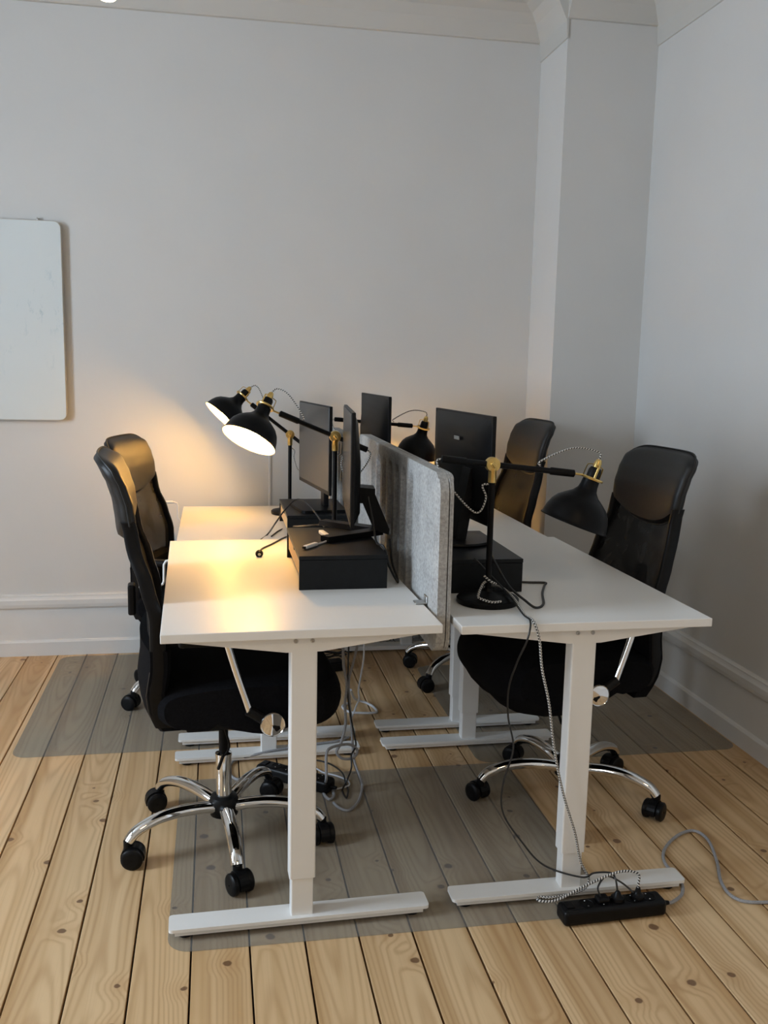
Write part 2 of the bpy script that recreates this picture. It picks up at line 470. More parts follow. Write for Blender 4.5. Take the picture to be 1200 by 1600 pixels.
# left wall with two tall windows, the one behind the camera added for fill
wl = MB()
WIN = ((-1.15, -0.15), (1.50, 2.50)); Z0, Z1 = 0.90, 2.90
ys = [YF, WIN[0][0], WIN[0][1], WIN[1][0], WIN[1][1], YB]
for i in range(5):
    a, b = ys[i], ys[i + 1]
    if i % 2 == 0: wl.box((XL - 0.1, (a + b) / 2, ZC / 2), (0.2, b - a, ZC))
    else:
        wl.box((XL - 0.1, (a + b) / 2, Z0 / 2), (0.2, b - a, Z0)); wl.box((XL - 0.1, (a + b) / 2, (Z1 + ZC) / 2), (0.2, b - a, ZC - Z1))
struct(wl.build('wall_left', 'wall'))
for i, (a, b) in enumerate(WIN):
    ym = (a + b) / 2; xm = XL - 0.10
    fr = MB()
    for yy in (a + 0.03, b - 0.03, ym): fr.box((xm, yy, (Z0 + Z1) / 2), (0.06, 0.06, Z1 - Z0))
    for zz in (Z0 + 0.03, Z1 - 0.03, Z1 - 0.5): fr.box((xm, ym, zz), (0.058, b - a, 0.06))
    wo = struct(fr.build('window_%d' % (i + 1), 'trim'))
    for yy in ((a + ym) / 2, (b + ym) / 2):
        MB().box((xm, yy, (Z0 + Z1) / 2), (0.004, (b - a) / 2 - 0.06, Z1 - Z0 - 0.06)).build('pane', 'glass', wo)
    MB().rbox((XL - 0.03, ym, Z0 - 0.012), (0.18, b - a + 0.1, 0.03), 0.006, 2).build('window_sill', 'trim', wo)

# tall skirting with a moulded rail, and the cove under the ceiling
SK = [(0, 0), (0.022, 0), (0.022, 0.068), (0.017, 0.076), (0.010, 0.080), (0.010, 0.238), (0.018, 0.240), (0.024, 0.248), (0.027, 0.262), (0.027, 0.284), (0.021, 0.292), (0.018, 0.300), (0.018, 0.306), (0.012, 0.311), (0, 0.312)]
CV = [(0, 2.960), (0.006, 2.962), (0.010, 3.034), (0.012, 3.040), (0.018, 3.052), (0.03, 3.075), (0.05, 3.115), (0.085, 3.155), (0.13, 3.18), (0.17, 3.19), (0.175, ZC), (0, ZC)]
CW = [(0, 3.044), (0.014, 3.046), (0.020, 3.054), (0.03, 3.075)] + CV[6:]
def run(name, prof, side, a, b, off, mat):
    if side == 'back': m = MB().prism([(off - d, z) for d, z in prof], 'x', a, b)      # profile in (y, z)
    if side == 'right': m = MB().prism([(off - d, z) for d, z in prof], 'y', a, b)     # profile in (x, z)
    if side == 'left': m = MB().prism([(off + d, z) for d, z in prof], 'y', a, b)
    return struct(m.build(name, mat))
run('baseboard_back', SK, 'back', XL, CX, YB, 'trim')
run('baseboard_right', SK, 'right', YF, CY, XR, 'trim')
run('baseboard_column', SK, 'back', CX - 0.02, XR, CY, 'trim')
run('baseboard_left', SK, 'left', YF, YB, XL, 'trim')
run('baseboard_return', SK, 'right', CY - 0.02, YB, CX, 'trim')
run('trim_1', CW, 'back', XL, CX, YB, 'ceil')
run('trim_2', CV, 'right', YF, CY, XR, 'ceil')
run('trim_3', CW, 'back', CX - 0.006, XR, CY, 'ceil')
run('trim_4', CV, 'right', CY - 0.006, YB, CX, 'ceil')
run('trim_5', CV, 'left', YF, YB, XL, 'ceil')
struct(MB().rbox((0.272, YB - 0.004, 0.69), (0.012, 0.010, 0.75), 0.003, 2).build('trim_6', 'trim'))

# ------------------------------------------------------------------ whiteboard
wb = thing('whiteboard', 'blank white magnetic board with rounded corners hanging on the back wall', 'whiteboard', (-1.30, YB - 0.03, 1.63))
HW, HH = 0.606, 0.461
MB().rbox((0, 0.006, 0), (2 * HW, 0.02, 2 * HH), 0.032, 5, edges='y').build('frame', 'boardframe', wb)
MB().rbox((0, -0.006, 0), (2 * HW - 0.006, 0.006, 2 * HH - 0.006), 0.030, 5, edges='y').build('writing_surface', 'whiteboard', wb)
for xx in (0.50, -0.50):
    MB().cyl((xx, 0.028, HH + 0.010), (xx, 0.004, HH + 0.012), 0.0035, 8).build('hook', 'steel', wb)
    MB().rbox((xx, 0.012, HH + 0.002), (0.008, 0.008, 0.014), 0.002, 1).build('hanger_clip', 'whitemetal', wb)

# ------------------------------------------------------------------ pendant whose warm bulb just peeks in at the top edge
pl = thing('pendant_lamp', 'warm glowing pendant bulb just peeking in at the top left edge', 'lamp', (-0.284, 2.90, ZC))
PB = 2.4525 - ZC
MB().lathe([(0.001, 0.0), (0.05, 0.0), (0.05, -0.018), (0.03, -0.026), (0.004, -0.03)], 24).build('ceiling_rose', 'whitemetal', pl)
MB().cyl((0, 0, -0.02), (0, 0, PB + 0.12), 0.003, 8).build('flex', 'whitecable', pl)
MB().lathe([(0.004, PB + 0.135), (0.018, PB + 0.13), (0.018, PB + 0.085), (0.012, PB + 0.08)], 18).build('lamp_holder', 'whitemetal', pl)
MB().lathe([(0.0005, PB), (0.020, PB + 0.004), (0.034, PB + 0.018), (0.040, PB + 0.038), (0.034, PB + 0.058), (0.018, PB + 0.078), (0.013, PB + 0.09)], 22).build('bulb', 'spotlight', pl)

# ------------------------------------------------------------------ floor mats
def chair_mat(label, x0, x1, y0, y1):
    m = MB().rbox(((x0 + x1) / 2, (y0 + y1) / 2, 0.0012), (x1 - x0, y1 - y0, 0.002), 0.06, 6, edges='z')
    return tag(m.build('floor_mat', 'pvc'), label, 'floor mat', 'clear floor mats')
chair_mat('smoky clear plastic floor mat under the near desk feet and near left chair', -0.128, 1.065, 2.205, 3.195)
chair_mat('smoky clear plastic floor mat by the back wall under the far left chair', -0.755, 0.03, 3.470, 4.690)
chair_mat('smoky clear plastic floor mat in the right corner against the right wall', 0.965, 2.026, 3.200, 4.340)

# ------------------------------------------------------------------ desks
def make_desk(label, cx, cy, h, rz, crank_y, crank_up):
    t = thing('standing_desk', label, 'desk', (cx, cy, 0), rz, 'white crank desks')
    top = MB().rbox((0, 0, h - 0.0115), (0.70, 1.20, 0.023), 0.0018, 2).build('tabletop', 'desktop', t)
    zb = h - 0.023
    for sy, fy in ((-1, -0.545), (1, 0.515)):
        zt = zb - 0.001
        poly = [(-0.31, zt), (-0.31, zt - 0.006), (-0.045, zt - 0.042), (0.045, zt - 0.042), (0.31, zt - 0.006), (0.31, zt)]
        br = MB().prism(poly, 'y', fy - 0.026, fy + 0.026).build('side_support', 'whitemetal', t)
        ed = fy - 0.026 if sy < 0 else fy + 0.026
        for bx in (-0.021, 0.021):
            b = MB()
            T = Matrix.Translation((bx, ed, zt - 0.013)) @ Matrix.Rotation(PI / 2, 4, 'X')
            if sy > 0: T = Matrix.Translation((bx, ed, zt - 0.013)) @ Matrix.Rotation(-PI / 2, 4, 'X')
            b.lathe([(0.0055, 0), (0.0055, 0.0025), (0.0045, 0.0035), (0.0022, 0.0035), (0.0018, 0.0015), (0.0004, 0.0015)], 14, T)
            b.build('bolt', 'steel', br)
        leg = MB().rbox((0, fy, (0.140 + zt - 0.030) / 2), (0.068, 0.050, zt - 0.030 - 0.140), 0.004, 2, edges='z').build('leg', 'whitemetal', t)
        MB().rbox((0, fy, 0.095), (0.058, 0.042, 0.125), 0.003, 2, edges='z').build('inner_tube', 'whitemetal', leg)
        ft = MB()
        ft.rbox((0, fy, 0.0305), (0.685, 0.070, 0.009), 0.010, 3, edges='z')
        ft.box((0, fy, 0.019), (0.655, 0.050, 0.0155))
        foot = ft.build('foot', 'whitemetal', t)
        for px in (-0.30, 0.30):
            MB().lathe([(0.020, 0.0022), (0.022, 0.006), (0.020, 0.0115), (0.004, 0.0115)], 16, Matrix.Translation((px, fy, 0)), cap0=True).build('foot_pad', 'blackplastic', foot)
    fr = MB()
    for xx in (-0.10, 0.10): fr.box((xx, -0.015, zb - 0.016), (0.04, 1.0, 0.028))
    fr.build('crossbar', 'whitemetal', t)
    if crank_y is None: return t
    s = 1 if crank_up else -1
    zc = zb - 0.02
    pth = [(-0.08, crank_y, zc), (-0.345, crank_y, zc), (-0.362, crank_y, zc + 0.004 * s), (-0.369, crank_y, zc + 0.016 * s), (-0.370, crank_y, zc + 0.075 * s), (-0.374, crank_y, zc + 0.086 * s), (-0.386, crank_y, zc + 0.091 * s), (-0.40, crank_y, zc + 0.092 * s)]
    cr = MB().tube(pth, 0.0045, 10).build('crank_handle', 'whitemetal', t)
    MB().tube([(-0.392, crank_y, zc + 0.092 * s), (-0.396, crank_y, zc + 0.092 * s), (-0.452, crank_y, zc + 0.092 * s), (-0.456, crank_y, zc + 0.092 * s)], [0.005, 0.0072, 0.0072, 0.005], 12).build('grip', 'whiteplastic', cr)
    return t
D_LF, D_RF, D_LB, D_RB = 0.820, 0.810, 0.756, 0.793
make_desk('white height adjustable desk nearest on the left, black drawer stand on it', 0.203, 2.835, D_LF, math.radians(1.4), 0.47, False)
make_desk('white height adjustable desk nearest on the right, unlit lamp on its front corner', 0.968, 2.860, D_RF, math.radians(0.3), None, False)
make_desk('white height adjustable desk at the back left against the wall, crank turned up', 0.197, 4.060, D_LB, 0, 0.42, True)
make_desk('white height adjustable desk at the back right behind the screen', 0.972, 4.100, D_RB, 0, None, False)

# ------------------------------------------------------------------ felt divider screens between the desks
def make_screen(label, y0, y1, z0, z1, flutes, clamps, zclamp):
    ym = (y0 + y1) / 2; L = y1 - y0
    t = thing('divider_screen', label, 'screen', (0.594, ym, 0), 0, 'grey felt divider screens')
    P = 0.111; fl = flutes * P
    def inset(z, r=0.055):
        d = min(z - z0, z1 - z)
        return r - math.sqrt(max(0, r * r - (r - min(d, r)) ** 2))
    def flute(y, z):                     # rounded grooves with arched tops between flat ridges
        if abs(y) >= fl / 2: return 0.0
        q = (((y + fl / 2) / P) % 1.0 - 0.5) * P / 0.039
        if abs(q) >= 1: return 0.0
        ltop = z1 - 0.040 - 0.034 * (1 - math.sqrt(1 - q * q)); lbot = z0 + 0.045
        m = min(1, max(0, (ltop - z) / 0.022)) * min(1, max(0, (z - lbot) / 0.022))
        return 0.024 * (1 - q ** 6) ** 0.5 * m
    ysv = [-L / 2 + 0.0, -L / 2 + 0.02]
    k = 7
    ysv += [-L / 2 + 0.02 + (L / 2 - fl / 2 - 0.02) * i / k for i in range(1, k)]
    fr_ = (0, 0.147, 0.150, 0.160, 0.18, 0.22, 0.30, 0.40, 0.50, 0.60, 0.70, 0.78, 0.82, 0.84, 0.850, 0.853)
    ysv += [-fl / 2 + P * (i + q) for i in range(flutes) for q in fr_] + [fl / 2]
    ysv += [-a for a in reversed(ysv[:k + 1])]
    rows = [0, 0.002, 0.006, 0.013, 0.024, 0.038, 0.055]
    zs = [z0 + r for r in rows] + [z0 + 0.06 + (z1 - z0 - 0.18) * i / 12 for i in range(13)] + [z1 - 0.112 + 0.0095 * i for i in range(6)] + [z1 - r for r in reversed(rows)]
    def shell(name, xo, xi, flu):
        m = MB(); sg = 1 if xo > xi else -1
        n = len(ysv)
        def pt(y, z, x):
            lim = L / 2 - inset(z)
            return Vector((x, max(-lim, min(lim, y)), z))
        vo = []; vi = []
        for z in zs:
            for y in ysv:
                edge = min(1.0, (L / 2 - abs(y)) / 0.02, (z - z0) / 0.006, (z1 - z) / 0.006)
                x = xo - sg * (flute(y, z) if flu else 0) - sg * 0.003 * (1 - max(0, edge)) ** 2
                vo.append(pt(y, z, x)); vi.append(pt(y, z, xi))
        m.v = vo + vi; o = len(vo); R = len(zs)
        for j in range(R - 1):
            for i in range(n - 1):
                a = j * n + i
                m.f.append([a, a + 1, a + n + 1, a + n]); m.sm.append(True)
        rim = [i for i in range(n)] + [j * n + n - 1 for j in range(1, R)] + [(R - 1) * n + i for i in range(n - 2, -1, -1)] + [j * n for j in range(R - 2, 0, -1)]
        for a, b in zip(rim, rim[1:] + rim[:1]):
            m.f.append([a, b, o + b, o + a]); m.sm.append(True)
        m.f.append([o + a for a in rim]); m.sm.append(False)
        return m.build(name, 'felt', t)
    shell('felt_shell', -0.021, 0.0050, True)
    shell('felt_shell', 0.021, 0.0125, False)
    shell('core_panel', 0.0056, 0.0119, False)
    for cy in clamps:
        c = MB().rbox((-0.038, cy - ym, zclamp + 0.0035), (0.036, 0.034, 0.005), 0.002, 1)
        c.rbox((-0.0235, cy - ym, zclamp + 0.012), (0.004, 0.034, 0.022), 0.0015, 1)
        c.build('clamp', 'steel', t)
    return t
make_screen('grey fluted felt divider screen, near one beside the left drawer stand', 2.345, 3.745, 0.705, 1.192, 7, (2.46, 3.36), D_LF)
make_screen('grey fluted felt divider screen, far one reaching to the back wall', 3.765, 4.705, 0.665, 1.150, 5, (), D_LB)

# ------------------------------------------------------------------ office chairs
REAR = [(0.455, -0.165), (0.47, -0.180), (0.52, -0.200), (0.57, -0.207), (0.652, -0.197), (0.787, -0.200), (0.884, -0.225), (0.975, -0.256), (1.017, -0.262), (1.086, -0.277), (1.139, -0.297), (1.2, -0.345)]
HALF = [(0.455, 0.222), (0.52, 0.230), (0.6, 0.236), (0.72, 0.242), (0.82, 0.242), (0.9, 0.234), (0.97, 0.212), (1.03, 0.208), (1.1, 0.213), (1.17, 0.214), (1.23, 0.210)]
HEAD = [(0.97, -0.238), (1.03, -0.243), (1.09, -0.250), (1.14, -0.264), (1.18, -0.282), (1.224, -0.308)]
def make_chair(label, cx, cy, ang, base_deg, lift=0.0, droop=0.0, bdx=0.0, adu=0.0, heads=(20, 100, 200, 310, 60)):
    t = thing('office_chair', label, 'chair', (cx, cy, 0), ang, 'black mesh office chairs')
    Lz = lift
    def bow(v, z):                       # the back is hollow from side to side
        return -0.028 * (1 - v * v)
    # seat cushion in a loose black cover
    prof = [(0.30, 0.592), (0.345, 0.562), (0.358, 0.505), (0.330, 0.455), (0.262, 0.424 - 0.6 * droop), (0.14, 0.424 - droop), (0.02, 0.446 - 0.7 * droop), (-0.09, 0.466), (-0.165, 0.476), (-0.205, 0.515), (-0.188, 0.575), (-0.06, 0.598), (0.12, 0.603)]
    cl = [Vector((a, b, 0)) for a, b in prof]
    ring = spline(cl[-1:] + cl + cl[:2], 4)[4:4 + 4 * len(cl)]
    rr = random.Random(int(cx * 1000 + cy * 77))
    def seat(i, j):
        p = ring[int(round(i * len(ring))) % len(ring)]
        v = j * 2 - 1
        k = 1 - 0.16 * abs(v) ** 7
        x = 0.07 + (p.x - 0.07) * k; z = 0.50 + (p.y - 0.50) * k
        if p.y < 0.46: z += 0.012 * math.sin(v * 9 + cx * 7 + p.x * 14) + 0.02 * (abs(v) ** 2)
        x -= 0.03 * abs(v) ** 3 if p.x > 0.2 else 0
        return Vector((x, v * 0.252, z + Lz))
    st = MB(); st.sheet(seat, len(ring), 17, True)
    n = len(ring); o = len(st.v) - n * 17
    st.f.append([o + i for i in range(n)]); st.sm.append(False); st.f.append([o + 16 * n + i for i in range(n)]); st.sm.append(False)
    st.build('seat', 'fabric', t)
    # lower back in the same cover
    def solid(zlo, zhi, rear_off, front_off, nv=13, nz=9, wob=0.0):
        m = MB()
        def f(i, j):
            z = zlo + (zhi - zlo) * j
            a = i * 2 * nv
            a = int(round(a)) % (2 * nv)
            front = a >= nv
            v = -1 + 2 * (a / (nv - 1)) if not front else 1 - 2 * ((a - nv) / (nv - 1))
            e = 1 - 0.35 * abs(v) ** 8
            r = interp(REAR, z)
            u = r + (front_off if front else rear_off) * (e if front else 1)
            zz = z + (wob * math.sin(v * 11 + cx * 5) * (1 - j) ** 3)
            return Vector((u + bow(v, z), v * interp(HALF, z), zz + Lz))
        m.sheet(f, 2 * nv, nz, True)
        k = 2 * nv
        m.f.append(list(range(k))); m.sm.append(False); m.f.append([(nz - 1) * k + i for i in range(k)]); m.sm.append(False)
        return m
    solid(0.454, 0.70, 0.0, 0.070, wob=0.010).build('back_cover', 'fabric', t)
    # mesh panel and frame
    mm = MB()
    def fm(i, j):
        v = i * 2 - 1; z = 0.66 + 0.40 * j
        return Vector((interp(REAR, z) + 0.022 + bow(v, z), v * (interp(HALF, z) - 0.012), z + Lz))
    mm.sheet(fm, 15, 15)
    mm.build('back_mesh', 'mesh', t, fix=False)
    for s in (-1, 1):
        fb = MB()
        def fr(i, j):
            a = 2 * PI * i; z = 0.475 + 0.575 * j
            c_, s_ = math.cos(a), math.sin(a)
            c_ = math.copysign(abs(c_) ** 0.6, c_); s_ = math.copysign(abs(s_) ** 0.6, s_)
            w = 0.020 + 0.008 * max(0, (0.75 - z) / 0.28)
            return Vector((interp(REAR, z) + 0.021 + w * c_, s * (interp(HALF, z) - 0.010 + 0.011 * s_), z + Lz))
        fb.sheet(fr, 14, 25, True)
        fb.f.append(list(range(14))); fb.sm.append(False); fb.f.append([24 * 14 + q for q in range(14)]); fb.sm.append(False)
        fb.build('back_frame', 'blackplastic', t)
    # leatherette head pad with a rounded lower edge
    hp = MB(); nv, nz = 33, 17
    def zrange(v): return 0.975 + 0.065 * abs(v) ** 2.4, 1.224 - 0.035 * abs(v) ** 7
    def hpt(v, s, side):
        a, b = zrange(v); z = a + (b - a) * s
        e = (1 - abs(v) ** 18) ** 0.5 * (1 - abs(2 * s - 1) ** 10) ** 0.5
        u = interp(HEAD, z) + (0.024 if side > 0 else -0.022) * e
        return Vector((u - 0.022 * (1 - v * v), v * interp(HALF, z), z + Lz))
    hp.sheet(lambda i, j: hpt(math.sin((i - 0.5) * PI), j, 1), nv, nz)
    hp.sheet(lambda i, j: hpt(math.sin((i - 0.5) * PI), j, -1), nv, nz)
    hd = hp.build('headrest_pad', 'leather', t, fix=False)
    bm = bmesh.new(); bm.from_mesh(hd.data); bmesh.ops.remove_doubles(bm, verts=bm.verts, dist=0.0004); bmesh.ops.recalc_face_normals(bm, faces=bm.faces); bm.to_mesh(hd.data); bm.free()
    loop = [hpt(-1 + 2 * i / 24, 0.0, 1) for i in range(25)] + [hpt(1, s / 8, 1) for s in range(1, 8)] + [hpt(1 - 2 * i / 24, 1.0, 1) for i in range(25)] + [hpt(-1, 1 - s / 8, 1) for s in range(1, 9)]
    MB().tube(loop, 0.0032, 6, False).build('piping', 'leather', hd)
    # back carrier under the seat, flip-up armrests
    MB().tube(spline([(-0.02, 0, 0.43 + Lz), (-0.16, 0, 0.435 + Lz), (-0.200, 0, 0.47 + Lz), (-0.215, 0, 0.55 + Lz)], 5), 0.016, 8).build('back_bracket', 'blackplastic', t)
    MB().rbox((-0.246, 0, 0.79 + Lz), (0.022, 0.05, 0.09), 0.006, 2).build('back_adjuster', 'blackplastic', t)
    for s in (-1, 1):
        y = s * 0.283
        ar = MB()
        ar.tube(spline([(0.16 + adu, s * 0.22, 0.470 + Lz), (0.145 + adu, y, 0.480 + Lz), (0.115 + adu, y, 0.497 + Lz), (0.062 + adu, y, 0.533 + Lz)], 4), [0.02] * 5 + [0.019] * 4 + [0.016] * 4, 10)
        a = ar.build('armrest', 'blackplastic', t)
        T = Matrix.Translation((0.128 + adu, s * 0.300, 0.492 + Lz)) @ Matrix.Rotation(-s * PI / 2, 4, 'X')
        MB().lathe([(0.034, -0.012), (0.035, 0.0), (0.033, 0.003), (0.031, 0.0015), (0.012, 0.004), (0.0005, 0.0045)], 28, T).build('cap_disc', 'chrome', a)
        MB().tube(spline([(0.066 + adu, y, 0.530 + Lz), (0.030 + adu, y, 0.640 + Lz), (0.006 + adu, y, 0.722 + Lz)], 4), 0.0105, 12).build('chrome_bar', 'chrome', a)
        MB().rbox((-0.02 + adu, y, 0.735 + Lz), (0.21, 0.046, 0.026), 0.011, 3).build('arm_pad', 'blackplastic', a)
    # gas lift, tilt lever, star base
    BT = Matrix.Translation((bdx, 0, 0))
    MB().rbox((0.0, 0, 0.412 + Lz), (0.20, 0.15, 0.040), 0.01, 2).build('tilt_mechanism', 'blackplastic', t)
    MB().lathe([(0.0145, 0.24), (0.0145, 0.40 + Lz)], 18, BT, cap0=True, cap1=True).build('gas_lift', 'blackmetal', t)
    MB().lathe([(0.024, 0.130), (0.024, 0.272), (0.0255, 0.273), (0.0255, 0.281), (0.016, 0.284)], 24, BT, cap0=True).build('lift_column', 'chrome', t)
    lv = MB().tube(spline([(0.01, -0.03, 0.400 + Lz), (0.020, -0.04, 0.375 + Lz), (0.030, -0.045, 0.33 + Lz), (0.012, -0.046, 0.300 + Lz)], 4), 0.0032, 8)
    lever = lv.build('height_lever', 'blackmetal', t)
    MB().rbox((0, 0, 0), (0.009, 0.014, 0.050), 0.004, 2, T=Matrix.Translation((0.004, -0.046, 0.283 + Lz)) @ Matrix.Rotation(0.35, 4, 'Y')).build('lever_grip', 'blackplastic', lever)
    MB().lathe([(0.026, 0.078), (0.043, 0.084), (0.046, 0.10), (0.046, 0.128), (0.040, 0.142), (0.026, 0.146)], 28, BT, cap0=True, cap1=True).build('hub', 'blackplastic', t)
    for k in range(5):
        a = math.radians(base_deg + 72 * k) - ang
        R = BT @ Matrix.Rotation(a, 4, 'Z')
        pr = [(0.036, 0.112), (0.09, 0.122), (0.15, 0.127), (0.205, 0.124), (0.25, 0.113), (0.285, 0.097), (0.304, 0.076)]
        MB().tube(spline([(r, 0, z) for r, z in pr], 4), [0.0225 - 0.0035 * i / 24 for i in range(25)], 14, T=R, squash=0.82).build('base_leg', 'chrome', t)
        C = R @ Matrix.Translation((0.305, 0, 0)) @ Matrix.Rotation(math.radians(heads[k]), 4, 'Z') @ Matrix.Scale(1.16, 4)
        # twin-wheel caster
        h = MB(); arc = [(0.030 * math.cos(q), 0.0275 + 0.030 * math.sin(q)) for q in [math.radians(-18 + 216 * i / 14) for i in range(15)]]
        arc += [(-0.020, 0.022), (0.020, 0.022)]
        h.prism([(p[0] + 0.012, p[1]) for p in arc], 'y', -0.012, 0.012, C)
        h.cyl((0, 0, 0.045), (0, 0, 0.068), 0.012, 14, C)
        ca = h.build('caster', 'blackplastic', t)
        MB().cyl((0, 0, 0.058), (0, 0, 0.080), 0.006, 10, C).build('stem', 'chrome', ca)
        for s in (-1, 1):
            T = C @ Matrix.Translation((0.012, s * 0.0125, 0.0275)) @ Matrix.Rotation(-s * PI / 2, 4, 'X')
            MB().lathe([(0.004, -0.001), (0.0255, 0.0), (0.0275, 0.003), (0.0275, 0.012), (0.024, 0.0155), (0.016, 0.0165), (0.002, 0.0165)], 22, T).build('wheel', 'blackplastic', ca)
    return t
make_chair('black mesh office chair, nearest on the left, tucked under the near desk', 0.004, 2.770, math.radians(4), 60.4, -0.012, 0.0, 0.016, 0.0, (-90, 60, 150, 20, -70))
make_chair('black mesh office chair, farthest left, by the back wall', -0.095, 4.100, math.radians(-15), 71, -0.085, 0.0, 0.0, 0.0, (40, 160, -60, 30, 200))
make_chair('black mesh office chair, nearest on the right, behind the unlit lamp shade', 1.180, 2.900, math.radians(184), 34, -0.015, 0.035, -0.012, -0.085, (170, 30, -60, 90, -100))
make_chair('black mesh office chair, farthest right, in front of the wall corner', 1.185, 4.190, math.radians(183), 4, 0.0, 0.03, 0.0, -0.06, (60, 10, 190, -30, 120))

# ------------------------------------------------------------------ monitor stands with a drawer
def make_stand(label, x0, y0, z, front, rz=0.0):
    # x0,y0 = near left corner on the desk; front = -1 drawer towards -x, +1 towards +x
    W_, D_, H_ = 0.47, 0.26, 0.100
    t = thing('monitor_stand', label, 'monitor stand', (x0 + D_ / 2, y0 + W_ / 2, z), rz, 'black monitor stands')
    MB().rbox((0, 0, H_ - 0.006), (D_, W_, 0.012), 0.001, 1).build('top_panel', 'blackstand', t)
    for s in (-1, 1):
        MB().rbox((0, s * (W_ / 2 - 0.006), (H_ - 0.0125) / 2), (D_ - 0.002, 0.012, H_ - 0.0125), 0.001, 1).build('side_panel', 'blackstand', t)
    MB().box((-front * 0.115, 0, 0.030), (0.010, W_ - 0.026, 0.05)).build('back_panel', 'blackstand', t)
    dr = MB().rbox((front * (D_ / 2 - 0.012), 0.0, 0.058), (0.012, W_ - 0.030, 0.055), 0.001, 1).build('drawer', 'bamboo', t)
    MB().box((front * (D_ / 2 - 0.115), 0, 0.055), (0.19, W_ - 0.034, 0.045)).build('drawer_box', 'blackstand', dr)
    MB().rbox((front * (D_ / 2 - 0.0052), 0, 0.079), (0.003, 0.022, 0.012), 0.001, 1).build('finger_notch', 'blackstand', dr)
    return t
make_stand('black monitor stand with a pale wooden drawer on the near left desk', 0.236, 2.640, D_LF, -1)
make_stand('black monitor stand with a pale wooden drawer on the far left desk', 0.286, 3.745, D_LB, -1)
make_stand('black monitor stand on the near right desk behind the lamp base', 0.636, 2.600, D_RF, 1)
make_stand('black monitor stand on the far right desk hidden behind the monitors', 0.640, 3.800, D_RB, 1)

# ------------------------------------------------------------------ monitors
def make_monitor(label, near, far, z0, z1, front, kind, ztop, basepos):
    near, far = Vector(near), Vector(far)
    c = (near + far) / 2; d = (far - near).normalized(); Wd = (far - near).length
    rz = math.atan2(-d.x, d.y)
    t = thing('monitor', label, 'monitor', (c.x, c.y, 0), rz, 'black monitors')
    Hh = z1 - z0; zc = (z0 + z1) / 2; f = front
    MB().rbox((0, 0, zc), (0.012, Wd, Hh), 0.002, 2).build('panel', 'blackplastic', t)
    MB().rbox((f * 0.0066, 0, zc + 0.006), (0.0022, Wd - 0.010, Hh - 0.022), 0.0005, 1).build('display', 'screen', t)
    # rear housing, thicker in the lower middle
    ys_ = [(-0.5, 0.0), (-0.47, 0.006), (-0.36, 0.022), (0.36, 0.022), (0.47, 0.006), (0.5, 0.0)]
    def hs(i, j):
        k = int(round(i * 5)); yy, dp = ys_[k]
        w = 1 - 0.55 * max(0, j - 0.55) / 0.45
        e = min(1, j / 0.08) * min(1, (1 - j) / 0.04)
        return Vector((-f * (0.005 + dp * w * e), yy * (Wd - 0.006), z0 + 0.004 + (Hh - 0.008) * j))
    hb = MB().sheet(hs, 6, 12)
    hb.build('rear_housing', 'blackplastic', t)
    bx, by = basepos
    Mi = Matrix.Rotation(-rz, 4, 'Z') @ Matrix.Translation((-c.x, -c.y, 0))   # world -> local for the foot
    bp = Mi @ Vector((bx, by, 0))
    if kind == 'round':
        MB().lathe([(0.001, ztop + 0.001), (0.108, ztop + 0.001), (0.112, ztop + 0.006), (0.110, ztop + 0.012), (0.001, ztop + 0.015)], 40, Matrix.Translation((bp.x, bp.y, 0))).build('stand_base', 'blackplastic', t)
        MB().prism([(bp.x - 0.018, ztop + 0.012), (bp.x + 0.018, ztop + 0.012), (-f * 0.020 + 0.014, zc), (-f * 0.020 - 0.014, zc)], 'y', bp.y - 0.035, bp.y + 0.035).build('stand_neck', 'blackplastic', t)
    elif kind == 'flat':
        MB().rbox((bp.x, bp.y, ztop + 0.0065), (0.20, 0.26, 0.011), 0.02, 4, edges='z').build('stand_base', 'blackplastic', t)
        MB().rbox((-f * 0.024, bp.y, (ztop + 0.011 + zc) / 2), (0.022, 0.055, zc - ztop - 0.011), 0.004, 2).build('stand_neck', 'blackplastic', t)
    else:                                    # splayed foot with a raked neck
        b = MB()
        for q in (-1, 1):
            p0 = Vector((bp.x, bp.y + q * 0.012, 0)); p1 = Vector((bp.x - 0.178, bp.y + q * 0.155, 0))
            dd = (p1 - p0).normalized(); nn = Vector((-dd.y, dd.x, 0)) * 0.024
            poly = [(p0 + nn)[:2], (p1 + nn * 0.8)[:2], (p1 - nn * 0.8)[:2], (p0 - nn)[:2]]
            b.prism([tuple(p) for p in poly], 'z', ztop + 0.001, ztop + 0.019)
        b.build('stand_base', 'blackplastic', t)
        nk = MB()
        x1 = bp.x + 0.012; za_ = zc - 0.095
        nk.prism([(x1 - 0.028, ztop + 0.019), (x1 + 0.020, ztop + 0.004), (x1 + 0.022, ztop + 0.022), (-f * 0.085, za_ - 0.005), (-f * 0.085, za_ + 0.012), (-f * 0.015, za_ + 0.018), (-f * 0.015, za_ - 0.035), (-f * 0.045, za_ - 0.035)], 'y', bp.y - 0.045, bp.y + 0.045)
        nk.build('stand_neck', 'blackplastic', t)
    return t
make_monitor('black monitor on the near left drawer stand, seen edge-on', (0.401, 2.72), (0.448, 3.24), 0.985, 1.328, -1, 'splay', D_LF + 0.10, (0.525, 2.985))
make_monitor('black monitor on the far left stand, dark screen facing left', (0.461, 3.75), (0.387, 4.28), 0.935, 1.296, -1, 'flat', D_LB + 0.10, (0.432, 3.93))
mon = make_monitor('black monitor seen from behind, near right, small grey badge on its back', (0.838, 2.75), (0.784, 3.28), 0.978, 1.320, 1, 'round', D_RF + 0.10, (0.765, 2.88))
bd = MB().rbox((-0.0300, -0.02, 1.236), (0.0024, 0.046, 0.012), 0.0006, 1).build('badge', 'badge', mon)
